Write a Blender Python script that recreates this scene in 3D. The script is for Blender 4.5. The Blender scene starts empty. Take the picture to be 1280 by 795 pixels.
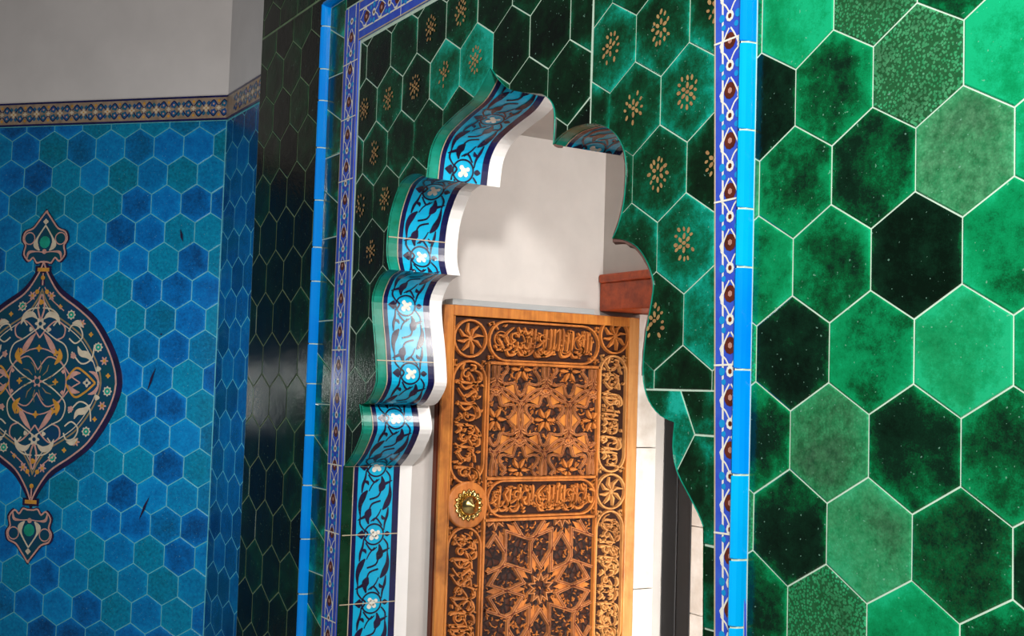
import bpy, bmesh, math, random
from mathutils import Vector, Matrix
from mathutils.geometry import delaunay_2d_cdt
sc = bpy.context.scene
col = sc.collection
R3 = 3 ** .5
U = .09                     # one unit = the side of one hexagonal tile, 9 cm
ZF = 2.074                  # eye level is 1.6 m above the floor
def P(x, y, z): return Vector((U * x, U * y, U * z + ZF))
ZFLOOR = -ZF / U

# ------------------------------------------------------------------ camera
cam_d = bpy.data.cameras.new('camera'); cam = bpy.data.objects.new('camera', cam_d); col.objects.link(cam)
cam_d.sensor_width = 36; cam_d.lens = 36 * 1460.43 / 1280; cam_d.clip_start = .02
r0 = Vector((.52611675, .84987228, .03030297)); r1 = Vector((-.0356662, .05765318, -.99769937)); r2 = Vector((-.8496641, .52382556, .06064402))
M = Matrix((r0, -r1, -r2)).transposed().to_4x4(); M.translation = P(13.835, -14.788, -5.267)
cam.matrix_world = M
sc.camera = cam
# ------------------------------------------------------------------ light
w = bpy.data.worlds.new('world'); sc.world = w; w.use_nodes = True
w.node_tree.nodes['Background'].inputs[0].default_value = (.80, .90, 1, 1)
w.node_tree.nodes['Background'].inputs[1].default_value = .10
def area(name, loc, target, size, power, color=(1, 1, 1), size_y=None, spread=None):
    d = bpy.data.lights.new(name, 'AREA'); d.energy = power; d.color = color; d.size = size * U
    if spread: d.spread = spread
    if size_y: d.shape = 'RECTANGLE'; d.size_y = size_y * U
    o = bpy.data.objects.new(name, d); col.objects.link(o); o.location = P(*loc)
    o.rotation_euler = (P(*target) - P(*loc)).to_track_quat('-Z', 'Y').to_euler(); return o
area('room_window_light', (21, -21.0, 7.5), (-8, 3, -5), 3.2, 124, (1, .97, .93))
area('marble_fill_light', (-4.5, 7, -13), (-17.6, 12.6, -11.5), 3, 8, (1, .96, .90), 7, 1.5)  # added fill inside the passage, brightens the marble and the door's far side
area('passage_fill_light', (-7.5, 8.9, 2.5), (-19.5, 6.4, -2), 1.8, 9, (1, .96, .92), 2)  # added fill for the plaster reveal, no lamp hangs here
area('high_fill_light', (12, -13, 16), (-6, 2, -4), 12, 22, (1, .98, .96))  # added soft overhead fill, makes up for the weak ambient
area('blue_wall_fill_light', (-36, -7.5, -6), (-44, 3, -7), 5, 12, (.85, .95, 1), 14)  # added fill that brightens the blue walls near their corner
# windows of the far room, in the blue wall outside the picture
area('far_window', (-58.2, -9.8, -6.2), (-58.2 + 69, -9.8 - 73, -6.2), .4, .7, (.95, 1, .93), 3.6)
area('far_window', (-68.5 + .25, -19.1 - .26, -5.0), (-68.5 + .25 + 69, -19.1 - .26 - 73, -5.0), .8, 1.6, (.95, 1, .93), 2.2)
sc.view_settings.view_transform = 'Standard'; sc.view_settings.look = 'None'
sc.view_settings.gamma = 1; sc.view_settings.use_curve_mapping = False
sc.view_settings.exposure = 0.0

# ------------------------------------------------------------------ materials
def nt(name):
    m = bpy.data.materials.new(name); m.use_nodes = True
    n = m.node_tree; return m, n, n.nodes['Principled BSDF']
def nd(n, t, **k):
    x = n.nodes.new(t)
    for a, b in k.items():
        if a in ('operation', 'blend_type', 'data_type', 'attribute_name', 'feature', 'noise_dimensions', 'distance', 'clamp_factor', 'voronoi_dimensions'): setattr(x, a, b)
        else: x.inputs[a].default_value = b
    return x
def mth(n, op, a, b=None, c=None, clamp=False):
    x = n.nodes.new('ShaderNodeMath'); x.operation = op; x.use_clamp = clamp
    for i, v in enumerate((a, b, c)):
        if v is None: continue
        if isinstance(v, (int, float)): x.inputs[i].default_value = v
        else: n.links.new(v, x.inputs[i])
    return x.outputs[0]
def mixc(n, f, a, b, bt='MIX'):
    x = n.nodes.new('ShaderNodeMix'); x.data_type = 'RGBA'; x.blend_type = bt
    for i, v in ((0, f), (6, a), (7, b)):
        if isinstance(v, (int, float)): x.inputs[i].default_value = v
        elif isinstance(v, tuple): x.inputs[i].default_value = (*v, 1)
        else: n.links.new(v, x.inputs[i])
    return x.outputs[2]
def ramp(n, f, stops):
    x = n.nodes.new('ShaderNodeValToRGB'); cr = x.color_ramp
    while len(cr.elements) > 1: cr.elements.remove(cr.elements[0])
    cr.elements[0].position = stops[0][0]; cr.elements[0].color = (*stops[0][1], 1)
    for p, c in stops[1:]:
        e = cr.elements.new(p); e.color = (*c, 1)
    n.links.new(f, x.inputs[0]); return x.outputs[0]
def bump(n, b, h, strength, dist):
    x = n.nodes.new('ShaderNodeBump'); x.inputs['Strength'].default_value = strength; x.inputs['Distance'].default_value = dist
    n.links.new(h, x.inputs['Height']); n.links.new(x.outputs[0], b.inputs['Normal'])
def coords(n): return n.nodes.new('ShaderNodeTexCoord').outputs['Object']
def noise(n, v, scale, detail=4, rough=.55):
    x = nd(n, 'ShaderNodeTexNoise', Scale=scale, Detail=detail, Roughness=rough); n.links.new(v, x.inputs['Vector']); return x.outputs[0]

def glaze(name, stops, crack=(.20, .30, .16), rough=.13, spec=.4, blotch=.75, edge=.35, pale=((.03, .18, .07), (.17, .40, .22))):
    """hexagonal glazed tile: face colour 'tile' = (tone, crackle, greyness, seed); UV = place on the tile"""
    m, n, b = nt(name)
    at = nd(n, 'ShaderNodeAttribute', attribute_name='tile')
    sp = n.nodes.new('ShaderNodeSeparateColor'); n.links.new(at.outputs['Color'], sp.inputs[0])
    uv = n.nodes.new('ShaderNodeUVMap'); uv.uv_map = 'UVMap'
    su = n.nodes.new('ShaderNodeSeparateXYZ'); n.links.new(uv.outputs[0], su.inputs[0])
    cb = n.nodes.new('ShaderNodeCombineXYZ'); n.links.new(su.outputs[0], cb.inputs[0]); n.links.new(su.outputs[1], cb.inputs[1])
    seed = mth(n, 'MULTIPLY', at.outputs['Alpha'], 61.7); n.links.new(seed, cb.inputs[2])
    v = cb.outputs[0]
    n1 = noise(n, v, 1.1, 6, .62); n2 = noise(n, v, 7, 4, .7); n3 = noise(n, v, 38, 2, .6)
    au = mth(n, 'ABSOLUTE', su.outputs[0]); av = mth(n, 'ABSOLUTE', su.outputs[1])
    d = mth(n, 'MAXIMUM', mth(n, 'MULTIPLY', au, 1 / (R3 / 2)), mth(n, 'ADD', mth(n, 'MULTIPLY', au, .5 / (R3 / 2)), av))
    e = mth(n, 'MULTIPLY', mth(n, 'POWER', mth(n, 'MINIMUM', d, 1), 6), mth(n, 'MULTIPLY', n1, edge * 1.7))
    t = mth(n, 'ADD', sp.outputs[0], mth(n, 'MULTIPLY', mth(n, 'SUBTRACT', n1, .5), blotch * 1.5))
    t = mth(n, 'ADD', t, mth(n, 'MULTIPLY', mth(n, 'SUBTRACT', n2, .5), .42))
    t = mth(n, 'ADD', t, mth(n, 'MULTIPLY', mth(n, 'SUBTRACT', n3, .5), .30))
    t = mth(n, 'ADD', t, e)
    c = ramp(n, t, stops)
    vo = nd(n, 'ShaderNodeTexVoronoi', Scale=19.0); n.links.new(v, vo.inputs['Vector'])
    cf = mth(n, 'MULTIPLY', sp.outputs[1], mth(n, 'GREATER_THAN', mth(n, 'ADD', vo.outputs['Distance'], mth(n, 'MULTIPLY', n1, .9)), .93))
    c = mixc(n, mth(n, 'MULTIPLY', sp.outputs[2], .6), c, mixc(n, mth(n, 'MULTIPLY_ADD', n2, 2.4, -.7, clamp=True), *pale))
    c = mixc(n, mth(n, 'MULTIPLY', cf, .8), c, mixc(n, n1, (.004, .035, .010), (.015, .07, .02)))
    pit = mth(n, 'GREATER_THAN', noise(n, v, 15, 1, .4), .76)
    c = mixc(n, mth(n, 'MULTIPLY', pit, .4), c, (.25, .5, .38))
    n.links.new(c, b.inputs['Base Color'])
    b.inputs['Roughness'].default_value = rough
    b.inputs['Specular IOR Level'].default_value = spec
    bump(n, b, mth(n, 'ADD', mth(n, 'MULTIPLY', n1, 1.0), mth(n, 'MULTIPLY', n2, .25)), .3, .004)
    return m
G_OUT = glaze('green_glaze', [(0, (.0006, .006, .002)), (.28, (.002, .020, .008)), (.45, (.001, .075, .020)), (.62, (.001, .19, .060)), (.8, (.002, .26, .09)), (1, (.006, .38, .16))])
G_IN = glaze('dark_green_glaze', [(0, (.0012, .004, .001)), (.3, (.002, .018, .005)), (.5, (.002, .052, .018)), (.68, (.001, .13, .065)), (.85, (.002, .26, .17)), (1, (.01, .40, .30))])
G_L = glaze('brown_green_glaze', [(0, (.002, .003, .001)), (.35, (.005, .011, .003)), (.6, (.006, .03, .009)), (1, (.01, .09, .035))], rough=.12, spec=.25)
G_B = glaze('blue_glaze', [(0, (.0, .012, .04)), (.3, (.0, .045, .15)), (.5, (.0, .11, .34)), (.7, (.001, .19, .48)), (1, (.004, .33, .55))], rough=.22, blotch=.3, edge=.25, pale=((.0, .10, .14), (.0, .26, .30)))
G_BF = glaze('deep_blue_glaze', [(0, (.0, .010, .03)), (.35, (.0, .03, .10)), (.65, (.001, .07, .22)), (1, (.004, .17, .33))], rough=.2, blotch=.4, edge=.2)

def simple(name, c, rough=.5, var=.15, sc_=30, metal=0, spec=.5, bmp=0, c2=None):
    m, n, b = nt(name); v = coords(n)
    f = noise(n, v, sc_, 4, .6)
    c2 = c2 or tuple(x * (1 - var * 2) for x in c)
    n.links.new(mixc(n, mth(n, 'MULTIPLY_ADD', f, 2.2, -.6, clamp=True), c2, c), b.inputs['Base Color'])
    b.inputs['Roughness'].default_value = rough; b.inputs['Metallic'].default_value = metal; b.inputs['Specular IOR Level'].default_value = spec
    if bmp: bump(n, b, f, bmp, .003)
    return m
GROUT = simple('grout_pale', (.58, .74, .60), .8, .1)
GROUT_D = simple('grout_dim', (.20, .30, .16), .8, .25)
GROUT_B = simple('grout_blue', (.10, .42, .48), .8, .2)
PLASTER = simple('plaster_grey', (.60, .56, .53), .85, .05, 9, bmp=.1)
PLASTER_LIT = simple('plaster_lit', (.95, .92, .90), .8, .03, 9)  # brightness of the lit arch edge put into a whiter plaster
PLASTER_R = simple('plaster_room', (.62, .56, .53), .9, .07, 3, bmp=.1)
CYAN = simple('turquoise_blue_glaze', (.0, .30, .86), .12, .08, 5, c2=(.0, .21, .80))
CYAN2 = simple('light_turquoise_glaze', (.0, .42, .85), .12, .08, 5, c2=(.0, .34, .80))
TEAL = simple('teal_glaze', (.01, .34, .25), .26, .2, 14, c2=(.004, .15, .08))
JAMBG = simple('dark_green_edge_glaze', (.004, .05, .02), .15, .3, 20)
TURQ = simple('turquoise_ground', (.0, .48, .74), .26, .1, 8, c2=(.01, .36, .68))
INK = simple('black_glaze', (.006, .006, .018), .26, .2, 20, c2=(.02, .008, .05))
NAVY = simple('navy_glaze', (.008, .010, .09), .26, .2, 20, c2=(.004, .004, .03))
COBALT = simple('cobalt_glaze', (.03, .06, .55), .14, .1, 25, c2=(.05, .13, .62))
SKY = simple('sky_blue_glaze', (.01, .32, .75), .14, .1, 25)
WHITE = simple('white_glaze', (.88, .86, .76), .15, .06, 20)
RUST = simple('rust_glaze', (.16, .03, .015), .2, .3, 40)
CREAM = simple('cream_glaze', (.62, .50, .36), .2, .15, 30)
FRIEZE = simple('frieze_ground', (.36, .25, .17), .3, .25, 30)
PINK = simple('pink_glaze', (.60, .30, .24), .2, .2, 30)
ORANGE = simple('orange_glaze', (.62, .28, .04), .2, .2, 30)
TAN = simple('tan_glaze', (.30, .20, .10), .2, .2, 30)
BANDBLUE = simple('band_blue_glaze', (.02, .05, .22), .2, .2, 30, c2=(.01, .12, .14))
FIELD = simple('medallion_field_glaze', (.004, .035, .10), .2, .3, 10, c2=(.002, .05, .06))
GOLD = simple('gilding', (.55, .36, .14), .45, .25, 60, metal=.25, c2=(.35, .16, .07))
MORTAR = simple('brown_mortar', (.22, .11, .09), .8, .25, 30)
BRASS = simple('brass', (.80, .62, .26), .18, .2, 60, metal=1, c2=(.35, .22, .06))
MARBLE = simple('white_marble', (.93, .90, .86), .45, .08, 12, c2=(.62, .55, .48))
DARKWOOD = simple('black_wood', (.004, .0035, .006), .6, .3, 20)
FLOORM = simple('stone_floor', (.50, .46, .40), .5, .1, 10)
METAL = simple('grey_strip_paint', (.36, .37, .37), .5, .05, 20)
LINTEL = simple('red_brown_paint', (.62, .10, .018), .5, .3, 34, bmp=.3, c2=(.26, .035, .008))
def wood(name, a, bcol, dark, rough=.38, carve=0):
    m, n, b = nt(name); v = coords(n)
    mp = nd(n, 'ShaderNodeMapping'); mp.inputs['Scale'].default_value = (6, 30, 3); n.links.new(v, mp.inputs[0])
    f = noise(n, mp.outputs[0], 2.2, 6, .65)
    c = mixc(n, mth(n, 'MULTIPLY_ADD', f, 2.4, -.7, clamp=True), bcol, a)
    g = noise(n, v, 9, 4, .6)
    c = mixc(n, mth(n, 'MULTIPLY_ADD', g, 3, -1.45, clamp=True), c, dark)
    if carve:
        vo = nd(n, 'ShaderNodeTexVoronoi', Scale=carve, feature='DISTANCE_TO_EDGE'); n.links.new(v, vo.inputs['Vector'])
        k = mth(n, 'LESS_THAN', vo.outputs['Distance'], .11)
        c = mixc(n, k, c, dark)
        bump(n, b, mth(n, 'MINIMUM', vo.outputs['Distance'], .3), 1, .006)
    else: bump(n, b, f, .25, .002)
    n.links.new(c, b.inputs['Base Color']); b.inputs['Roughness'].default_value = rough; b.inputs['Specular IOR Level'].default_value = .3
    return m
W_FRAME = wood('orange_wood', (.62, .24, .045), (.36, .10, .02), (.10, .025, .008))
W_CARVE = wood('carved_wood', (.60, .21, .045), (.38, .11, .025), (.10, .03, .012))
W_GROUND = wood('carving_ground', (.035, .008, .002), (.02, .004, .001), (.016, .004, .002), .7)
W_STRAP = wood('strapwork_wood', (.58, .24, .09), (.36, .12, .04), (.09, .03, .014), .3)
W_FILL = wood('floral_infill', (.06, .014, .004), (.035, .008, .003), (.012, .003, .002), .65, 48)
W_LIT = wood('daylit_wood', (.66, .33, .11), (.50, .20, .06), (.28, .10, .03))  # daylight on the hinge side put into a paler wood colour
W_EDGE = wood('dark_edge_wood', (.16, .03, .010), (.08, .015, .006), (.03, .008, .004))

# ------------------------------------------------------------------ mesh builder
class MB:
    def __init__(s): s.v = []; s.f = []; s.m = []; s.mats = []; s.t = []; s.uv = []
    def mi(s, m):
        if m not in s.mats: s.mats.append(m)
        return s.mats.index(m)
    def face(s, pts, mat, tile=(0, 0, 0, 0), uvs=None):
        i = len(s.v); s.v += [tuple(p) for p in pts]; s.f.append(tuple(range(i, i + len(pts)))); s.m.append(s.mi(mat)); s.t.append(tile)
        s.uv += uvs if uvs else [(0, 0)] * len(pts)
    def strip(s, rows, mat):
        """rows: list of equally long point lists"""
        k = len(rows[0]); i0 = len(s.v)
        for r in rows: s.v += [tuple(p) for p in r]
        mi = s.mi(mat)
        for a in range(len(rows) - 1):
            for b in range(k - 1):
                p = i0 + a * k + b; s.f.append((p, p + 1, p + k + 1, p + k)); s.m.append(mi); s.t.append((0, 0, 0, 0)); s.uv += [(0, 0)] * 4
    def box(s, a, b, mat):
        (x0, y0, z0), (x1, y1, z1) = a, b
        c = [P(x, y, z) for x in (x0, x1) for y in (y0, y1) for z in (z0, z1)]
        for q in ((0, 1, 3, 2), (4, 6, 7, 5), (0, 4, 5, 1), (2, 3, 7, 6), (0, 2, 6, 4), (1, 5, 7, 3)): s.face([c[i] for i in q], mat)
    def build(s, name, parent=None, kind=None, label=None, cat=None, group=None, weld=True, smooth=False, bevel=0, origin=None):
        me = bpy.data.meshes.new(name)
        o0 = Vector(origin) if origin is not None else Vector((0, 0, 0))
        me.from_pydata([tuple(Vector(p) - o0) for p in s.v], [], s.f)
        for m in s.mats: me.materials.append(m)
        me.polygons.foreach_set('material_index', s.m)
        if any(t != (0, 0, 0, 0) for t in s.t):
            # the glaze shader reads its fourth channel as Alpha
            a = me.attributes.new('tile', 'FLOAT_COLOR', 'FACE')
            a.data.foreach_set('color', [x for t in s.t for x in t])
            u = me.uv_layers.new(name='UVMap'); u.data.foreach_set('uv', [x for t in s.uv for x in t])
        else:
            bm = bmesh.new(); bm.from_mesh(me)
            if weld: bmesh.ops.remove_doubles(bm, verts=bm.verts, dist=1e-5)
            bmesh.ops.recalc_face_normals(bm, faces=bm.faces) if weld else None
            if bevel: bmesh.ops.bevel(bm, geom=[e for e in bm.edges if len(e.link_faces) == 2 and e.calc_face_angle(0) > .6], offset=bevel, segments=2, affect='EDGES', profile=.5)
            bm.to_mesh(me); bm.free()
        if smooth:
            me.polygons.foreach_set('use_smooth', [True] * len(me.polygons))
        o = bpy.data.objects.new(name, me); col.objects.link(o)
        o.location = o0
        if parent:
            q = parent; wp = Vector((0, 0, 0))
            while q: wp += q.location; q = q.parent
            o.parent = parent; o.location = o0 - wp
        if kind: o['kind'] = kind
        if label: o['label'] = label
        if cat: o['category'] = cat
        if group: o['group'] = group
        return o
def thing(name, loc, label, cat, group=None):
    o = bpy.data.objects.new(name, None); col.objects.link(o); o.location = loc; o.empty_display_size = .1
    o['label'] = label; o['category'] = cat
    if group: o['group'] = group
    return o

def smooth_path(pts, n=6):
    out = []
    N = len(pts)
    if N < 3: return [tuple(p) for p in pts]
    for i in range(N - 1):
        p0, p1, p2, p3 = pts[max(i - 1, 0)], pts[i], pts[i + 1], pts[min(i + 2, N - 1)]
        for k in range(n):
            t = k / n
            out.append(tuple(.5 * (2 * b + (c - a) * t + (2 * a - 5 * b + 4 * c - d) * t * t + (3 * b - a - 3 * c + d) * t ** 3) for a, b, c, d in zip(p0, p1, p2, p3)))
    out.append(tuple(pts[-1])); return out
def ribbon(mb, F, path, mat, h, width=None, carved=0, closed=False, rect=None):
    """path of (a, b[, width]) drawn on surface F(a, b, height)"""
    pts = [(p[0], p[1], (p[2] if len(p) > 2 else width)) for p in path]
    if rect:
        runs = []; cur = []
        q = pts + ([pts[0]] if closed else [])
        for A, B in zip(q[:-1], q[1:]):
            t0, t1 = 0, 1; dx = B[0] - A[0]; dy = B[1] - A[1]; ok = True
            for pp, qq in ((-dx, A[0] - rect[0]), (dx, rect[2] - A[0]), (-dy, A[1] - rect[1]), (dy, rect[3] - A[1])):
                if abs(pp) < 1e-12:
                    if qq < 0: ok = False
                else:
                    r = qq / pp
                    if pp < 0: t0 = max(t0, r)
                    else: t1 = min(t1, r)
            if not ok or t0 >= t1:
                if cur: runs.append(cur); cur = []
                continue
            a = tuple(A[i] + (B[i] - A[i]) * t0 for i in range(3)); b = tuple(A[i] + (B[i] - A[i]) * t1 for i in range(3))
            if not cur: cur = [a]
            cur.append(b)
            if t1 < 1: runs.append(cur); cur = []
        if cur: runs.append(cur)
        for r in runs: ribbon(mb, F, r, mat, h, carved=carved)
        return
    N = len(pts)
    if N < 2: return
    rows = []
    rng = range(N + 1) if closed else range(N)
    for j in rng:
        i = j % N
        a = pts[i - 1] if (closed or i > 0) else pts[i]; c = pts[(i + 1) % N] if (closed or i < N - 1) else pts[i]
        dx, dy = c[0] - a[0], c[1] - a[1]; L = math.hypot(dx, dy) or 1
        nx, ny = -dy / L, dx / L
        x, y, w_ = pts[i]; w_ *= .5
        if (closed or 0 < i < N - 1):
            ux, uy = pts[i][0] - a[0], pts[i][1] - a[1]; l = math.hypot(ux, uy) or 1
            cs = abs((-uy / l) * nx + (ux / l) * ny); w_ /= max(cs, .5)
        if carved:
            rows.append([F(x + nx * w_, y + ny * w_, h), F(x + nx * w_ * .62, y + ny * w_ * .62, h + carved), F(x - nx * w_ * .62, y - ny * w_ * .62, h + carved), F(x - nx * w_, y - ny * w_, h)])
        else:
            rows.append([F(x + nx * w_, y + ny * w_, h), F(x, y, h * 1.02), F(x - nx * w_, y - ny * w_, h)])
    mb.strip(rows, mat)
def poly(mb, F, pts, mat, h):
    mb.face([F(a, b, h) for a, b in pts], mat)
def disc(mb, F, a, b, r, mat, h, n=12, petals=0, depth=.25, sx=1, rot=0):
    c = F(a, b, h); ring = []
    n = n if not petals else petals * 6
    for k in range(n):
        t = 2 * math.pi * k / n
        rr = r * (1 - depth * (.5 - .5 * math.cos(t * petals))) if petals else r
        ring.append(F(a + sx * rr * math.cos(t + rot), b + rr * math.sin(t + rot), h))
    for k in range(n): mb.face([c, ring[k], ring[(k + 1) % n]], mat)
def circle(a, b, r, n=24, sx=1): return [(a + sx * r * math.cos(2 * math.pi * k / n), b + r * math.sin(2 * math.pi * k / n)) for k in range(n)]

# ------------------------------------------------------------------ surfaces
FW = lambda x, z, h: P(x, -h, z)                                   # green wall, faces -y
YB = 3.62
FF = lambda x, z, h: P(x, YB - h, z)                               # narrow blue wall
AB = .758
FB = lambda s, z, h: P(-47.494 + s * math.cos(AB) + h * math.sin(AB), .764 + s * math.sin(AB) - h * math.cos(AB), z)   # blue wall
SC = 3.97 / math.sin(AB) - 1.03                                     # corner of the two blue walls
SC = (YB - .764) / math.sin(AB)
XD = -19.3
FD = lambda y, z, h: P(XD + h, y, z)                               # door leaf, faces +x

# arch outline on the green wall (x, z), from the left springing over the tip to the right one
ARCH = [[(-19.73, -7.81), (-19.11, -7.40), (-18.52, -6.74), (-18.50, -6.38), (-18.72, -5.86)],
[(-18.72, -5.86), (-18.29, -5.81), (-17.94, -5.59), (-17.64, -5.24), (-17.63, -4.89), (-17.80, -4.06), (-18.04, -3.21), (-18.09, -2.61), (-17.74, -2.15), (-17.43, -1.98), (-17.00, -1.89)],
[(-17.00, -1.89), (-17.20, -1.48), (-17.22, -0.86), (-17.04, -0.17), (-16.57, 0.48), (-16.17, 0.68), (-15.67, 0.74), (-15.22, 0.67), (-14.82, 0.52)],
[(-14.82, 0.52), (-14.72, 1.11), (-14.51, 1.46), (-14.11, 1.75), (-13.28, 2.01), (-12.39, 2.23), (-11.91, 2.51), (-11.53, 2.91)],
[(-11.53, 2.91), (-11.11, 2.51), (-10.59, 2.15), (-9.91, 1.92), (-9.33, 1.78), (-8.91, 1.64), (-8.59, 1.37), (-8.48, 1.02), (-8.51, 0.41)],
[(-8.51, 0.41), (-8.29, 0.54), (-7.81, 0.66), (-7.12, 0.65), (-6.58, 0.52), (-6.16, 0.29), (-5.90, 0.02), (-5.74, -0.30), (-5.70, -0.71), (-5.76, -1.30), (-5.94, -1.76), (-6.12, -2.00)],
[(-6.12, -2.00), (-5.70, -2.07), (-5.29, -2.24), (-4.96, -2.54), (-4.74, -2.90), (-4.70, -3.22), (-4.88, -4.01), (-4.96, -4.60), (-4.94, -5.04), (-4.75, -5.42), (-4.38, -5.70), (-3.93, -5.82)],
[(-3.93, -5.82), (-3.97, -6.30), (-3.83, -6.76), (-3.46, -7.19), (-3.18, -7.51), (-3.03, -7.73)]]
outline = []
for sgm in ARCH:
    q = smooth_path(sgm, 3)
    outline += q[:-1]
outline.append(ARCH[-1][-1])
zt = -7.81
left_leg = [(-19.75, zt - k * .8) for k in range(19, 0, -1)]
full = left_leg + outline + [(-3.02 + .02 * k, -7.9 - .8 * k) for k in range(0, 19)]
HOLE = [(-19.75, ZFLOOR)] + [p for p in full if p[1] > ZFLOOR + .05] + [(-2.8, ZFLOOR)]
def inside(poly_, x, y):
    r = False; j = len(poly_) - 1
    for i in range(len(poly_)):
        xi, yi = poly_[i]; xj, yj = poly_[j]
        if (yi > y) != (yj > y) and x < (xj - xi) * (y - yi) / (yj - yi) + xi: r = not r
        j = i
    return r
def clip(pg, reg):
    """convex clip, region counter-clockwise"""
    for i in range(len(reg)):
        a, b = reg[i], reg[(i + 1) % len(reg)]; out = []
        f = lambda p: (b[0] - a[0]) * (p[1] - a[1]) - (b[1] - a[1]) * (p[0] - a[0])
        for k in range(len(pg)):
            p, q = pg[k], pg[(k + 1) % len(pg)]; fp, fq = f(p), f(q)
            if fp >= 0: out.append(p)
            if (fp >= 0) != (fq >= 0):
                t = fp / (fp - fq); out.append((p[0] + (q[0] - p[0]) * t, p[1] + (q[1] - p[1]) * t))
        pg = out
        if len(pg) < 3: return []
    return pg
def inset(pg, d):
    cx = sum(p[0] for p in pg) / len(pg); cy = sum(p[1] for p in pg) / len(pg); out = []
    n = len(pg)
    for i in range(n):
        a, b, c = pg[i - 1], pg[i], pg[(i + 1) % n]
        e1 = (b[0] - a[0], b[1] - a[1]); e2 = (c[0] - b[0], c[1] - b[1])
        l1 = math.hypot(*e1) or 1e-9; l2 = math.hypot(*e2) or 1e-9
        n1 = (-e1[1] / l1, e1[0] / l1); n2 = (-e2[1] / l2, e2[0] / l2)
        m = (n1[0] + n2[0], n1[1] + n2[1]); k = 1 + n1[0] * n2[0] + n1[1] * n2[1]
        if k < .2: k = .2
        out.append((b[0] + m[0] * d / k, b[1] + m[1] * d / k))
    return out
def dedupe(pg):
    out = []
    for p in pg:
        if not out or math.hypot(p[0] - out[-1][0], p[1] - out[-1][1]) > .03: out.append(p)
    if len(out) > 1 and math.hypot(out[0][0] - out[-1][0], out[0][1] - out[-1][1]) <= .03: out.pop()
    return out
def area2(pg): return sum(pg[i - 1][0] * pg[i][1] - pg[i][0] * pg[i - 1][1] for i in range(len(pg))) / 2
def add_tile(mb, F, pg, ctr, tile, mat, hole=None, g=.022, H=.022, tilt=(0, 0)):
    pg = dedupe(pg)
    if len(pg) < 3 or abs(area2(pg)) < .01: return
    if area2(pg) < 0: pg = pg[::-1]
    lo = inset(pg, g)
    if abs(area2(lo)) < .005: return
    uv = lambda p: (p[0] - ctr[0], p[1] - ctr[1])
    hh = lambda p, h: h + tilt[0] * (p[0] - ctr[0]) + tilt[1] * (p[1] - ctr[1])
    cut = False
    if hole:
        xs = [p[0] for p in lo]; ys = [p[1] for p in lo]
        if any(min(xs) - .05 < q[0] < max(xs) + .05 and min(ys) - .05 < q[1] < max(ys) + .05 for q in hole) : cut = True
        elif inside(hole, sum(xs) / len(xs), sum(ys) / len(ys)): return
    if not cut:
        hi = inset(lo, .022)
        mb.face([F(p[0], p[1], hh(p, H)) for p in hi], mat, tile, [uv(p) for p in hi])
        for i in range(len(lo)):
            a, b, c, d = lo[i], lo[(i + 1) % len(lo)], hi[(i + 1) % len(lo)], hi[i]
            mb.face([F(*a, hh(a, max(H - .010, .003))), F(*b, hh(b, max(H - .010, .003))), F(*c, hh(c, H)), F(*d, hh(d, H))], mat, tile, [uv(q) for q in (a, b, c, d)])
            mb.face([F(*a, -.01), F(*b, -.01), F(*b, hh(b, max(H - .010, .003))), F(*a, hh(a, max(H - .010, .003)))], mat, tile, [uv(q) for q in (a, b, b, a)])
        return
    vs = [Vector(p) for p in lo] + [Vector(p) for p in hole]
    n, m = len(lo), len(hole)
    ed = [(i, (i + 1) % n) for i in range(n)] + [(n + i, n + (i + 1) % m) for i in range(m)]
    r = delaunay_2d_cdt(vs, ed, [], 0, 1e-5); V, Fc = r[0], r[2]
    cnt = {}
    for t in Fc:
        c = [sum(V[i][k] for i in t) / len(t) for k in (0, 1)]
        if inside(lo, *c) and not inside(hole, *c):
            q = [tuple(V[i]) for i in t]
            mb.face([F(*p, hh(p, H)) for p in q], mat, tile, [uv(p) for p in q])
            for i in range(len(t)):
                e = (t[i], t[(i + 1) % len(t)]); cnt[tuple(sorted(e))] = cnt.get(tuple(sorted(e)), 0) + 1
    for (i, j), k in cnt.items():
        if k == 1:
            a, b = tuple(V[i]), tuple(V[j])
            mb.face([F(*a, -.01), F(*b, -.01), F(*b, hh(b, H)), F(*a, hh(a, H))], mat, tile, [uv(q) for q in (a, b, b, a)])
def hexes(mb, F, org, region, tonefn, mat, hole=None, g=.022, gold=None, tl=.006, H=.022):
    x0 = min(p[0] for p in region) - 1; x1 = max(p[0] for p in region) + 1; y0 = min(p[1] for p in region) - 1; y1 = max(p[1] for p in region) + 1
    for r in range(math.floor((y0 - org[1]) / 1.5), math.ceil((y1 - org[1]) / 1.5) + 1):
        for c in range(math.floor((x0 - org[0]) / (R3 / 2)), math.ceil((x1 - org[0]) / (R3 / 2)) + 1):
            if (c + r) % 2: continue
            cx, cy = org[0] + c * R3 / 2, org[1] + 1.5 * r
            pg = [(cx + math.cos(math.radians(30 + 60 * k)), cy + math.sin(math.radians(30 + 60 * k))) for k in range(6)]
            if all(p[0] < x0 for p in pg) or all(p[0] > x1 for p in pg): continue
            pg = clip(pg, region)
            if not pg: continue
            rr = random.Random(c * 7919 + r * 104729 + int(org[0] * 1000))
            t = tonefn(c, r, rr)
            add_tile(mb, F, pg, (cx, cy), (t[0], t[1], t[2], rr.random()), mat, hole, g, H, tilt=(rr.uniform(-tl, tl), rr.uniform(-tl, tl)))
            if gold and (c, r) in gold and len(pg) >= 3: gilt(mb, F, cx, cy, rr, hole, region)
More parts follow.
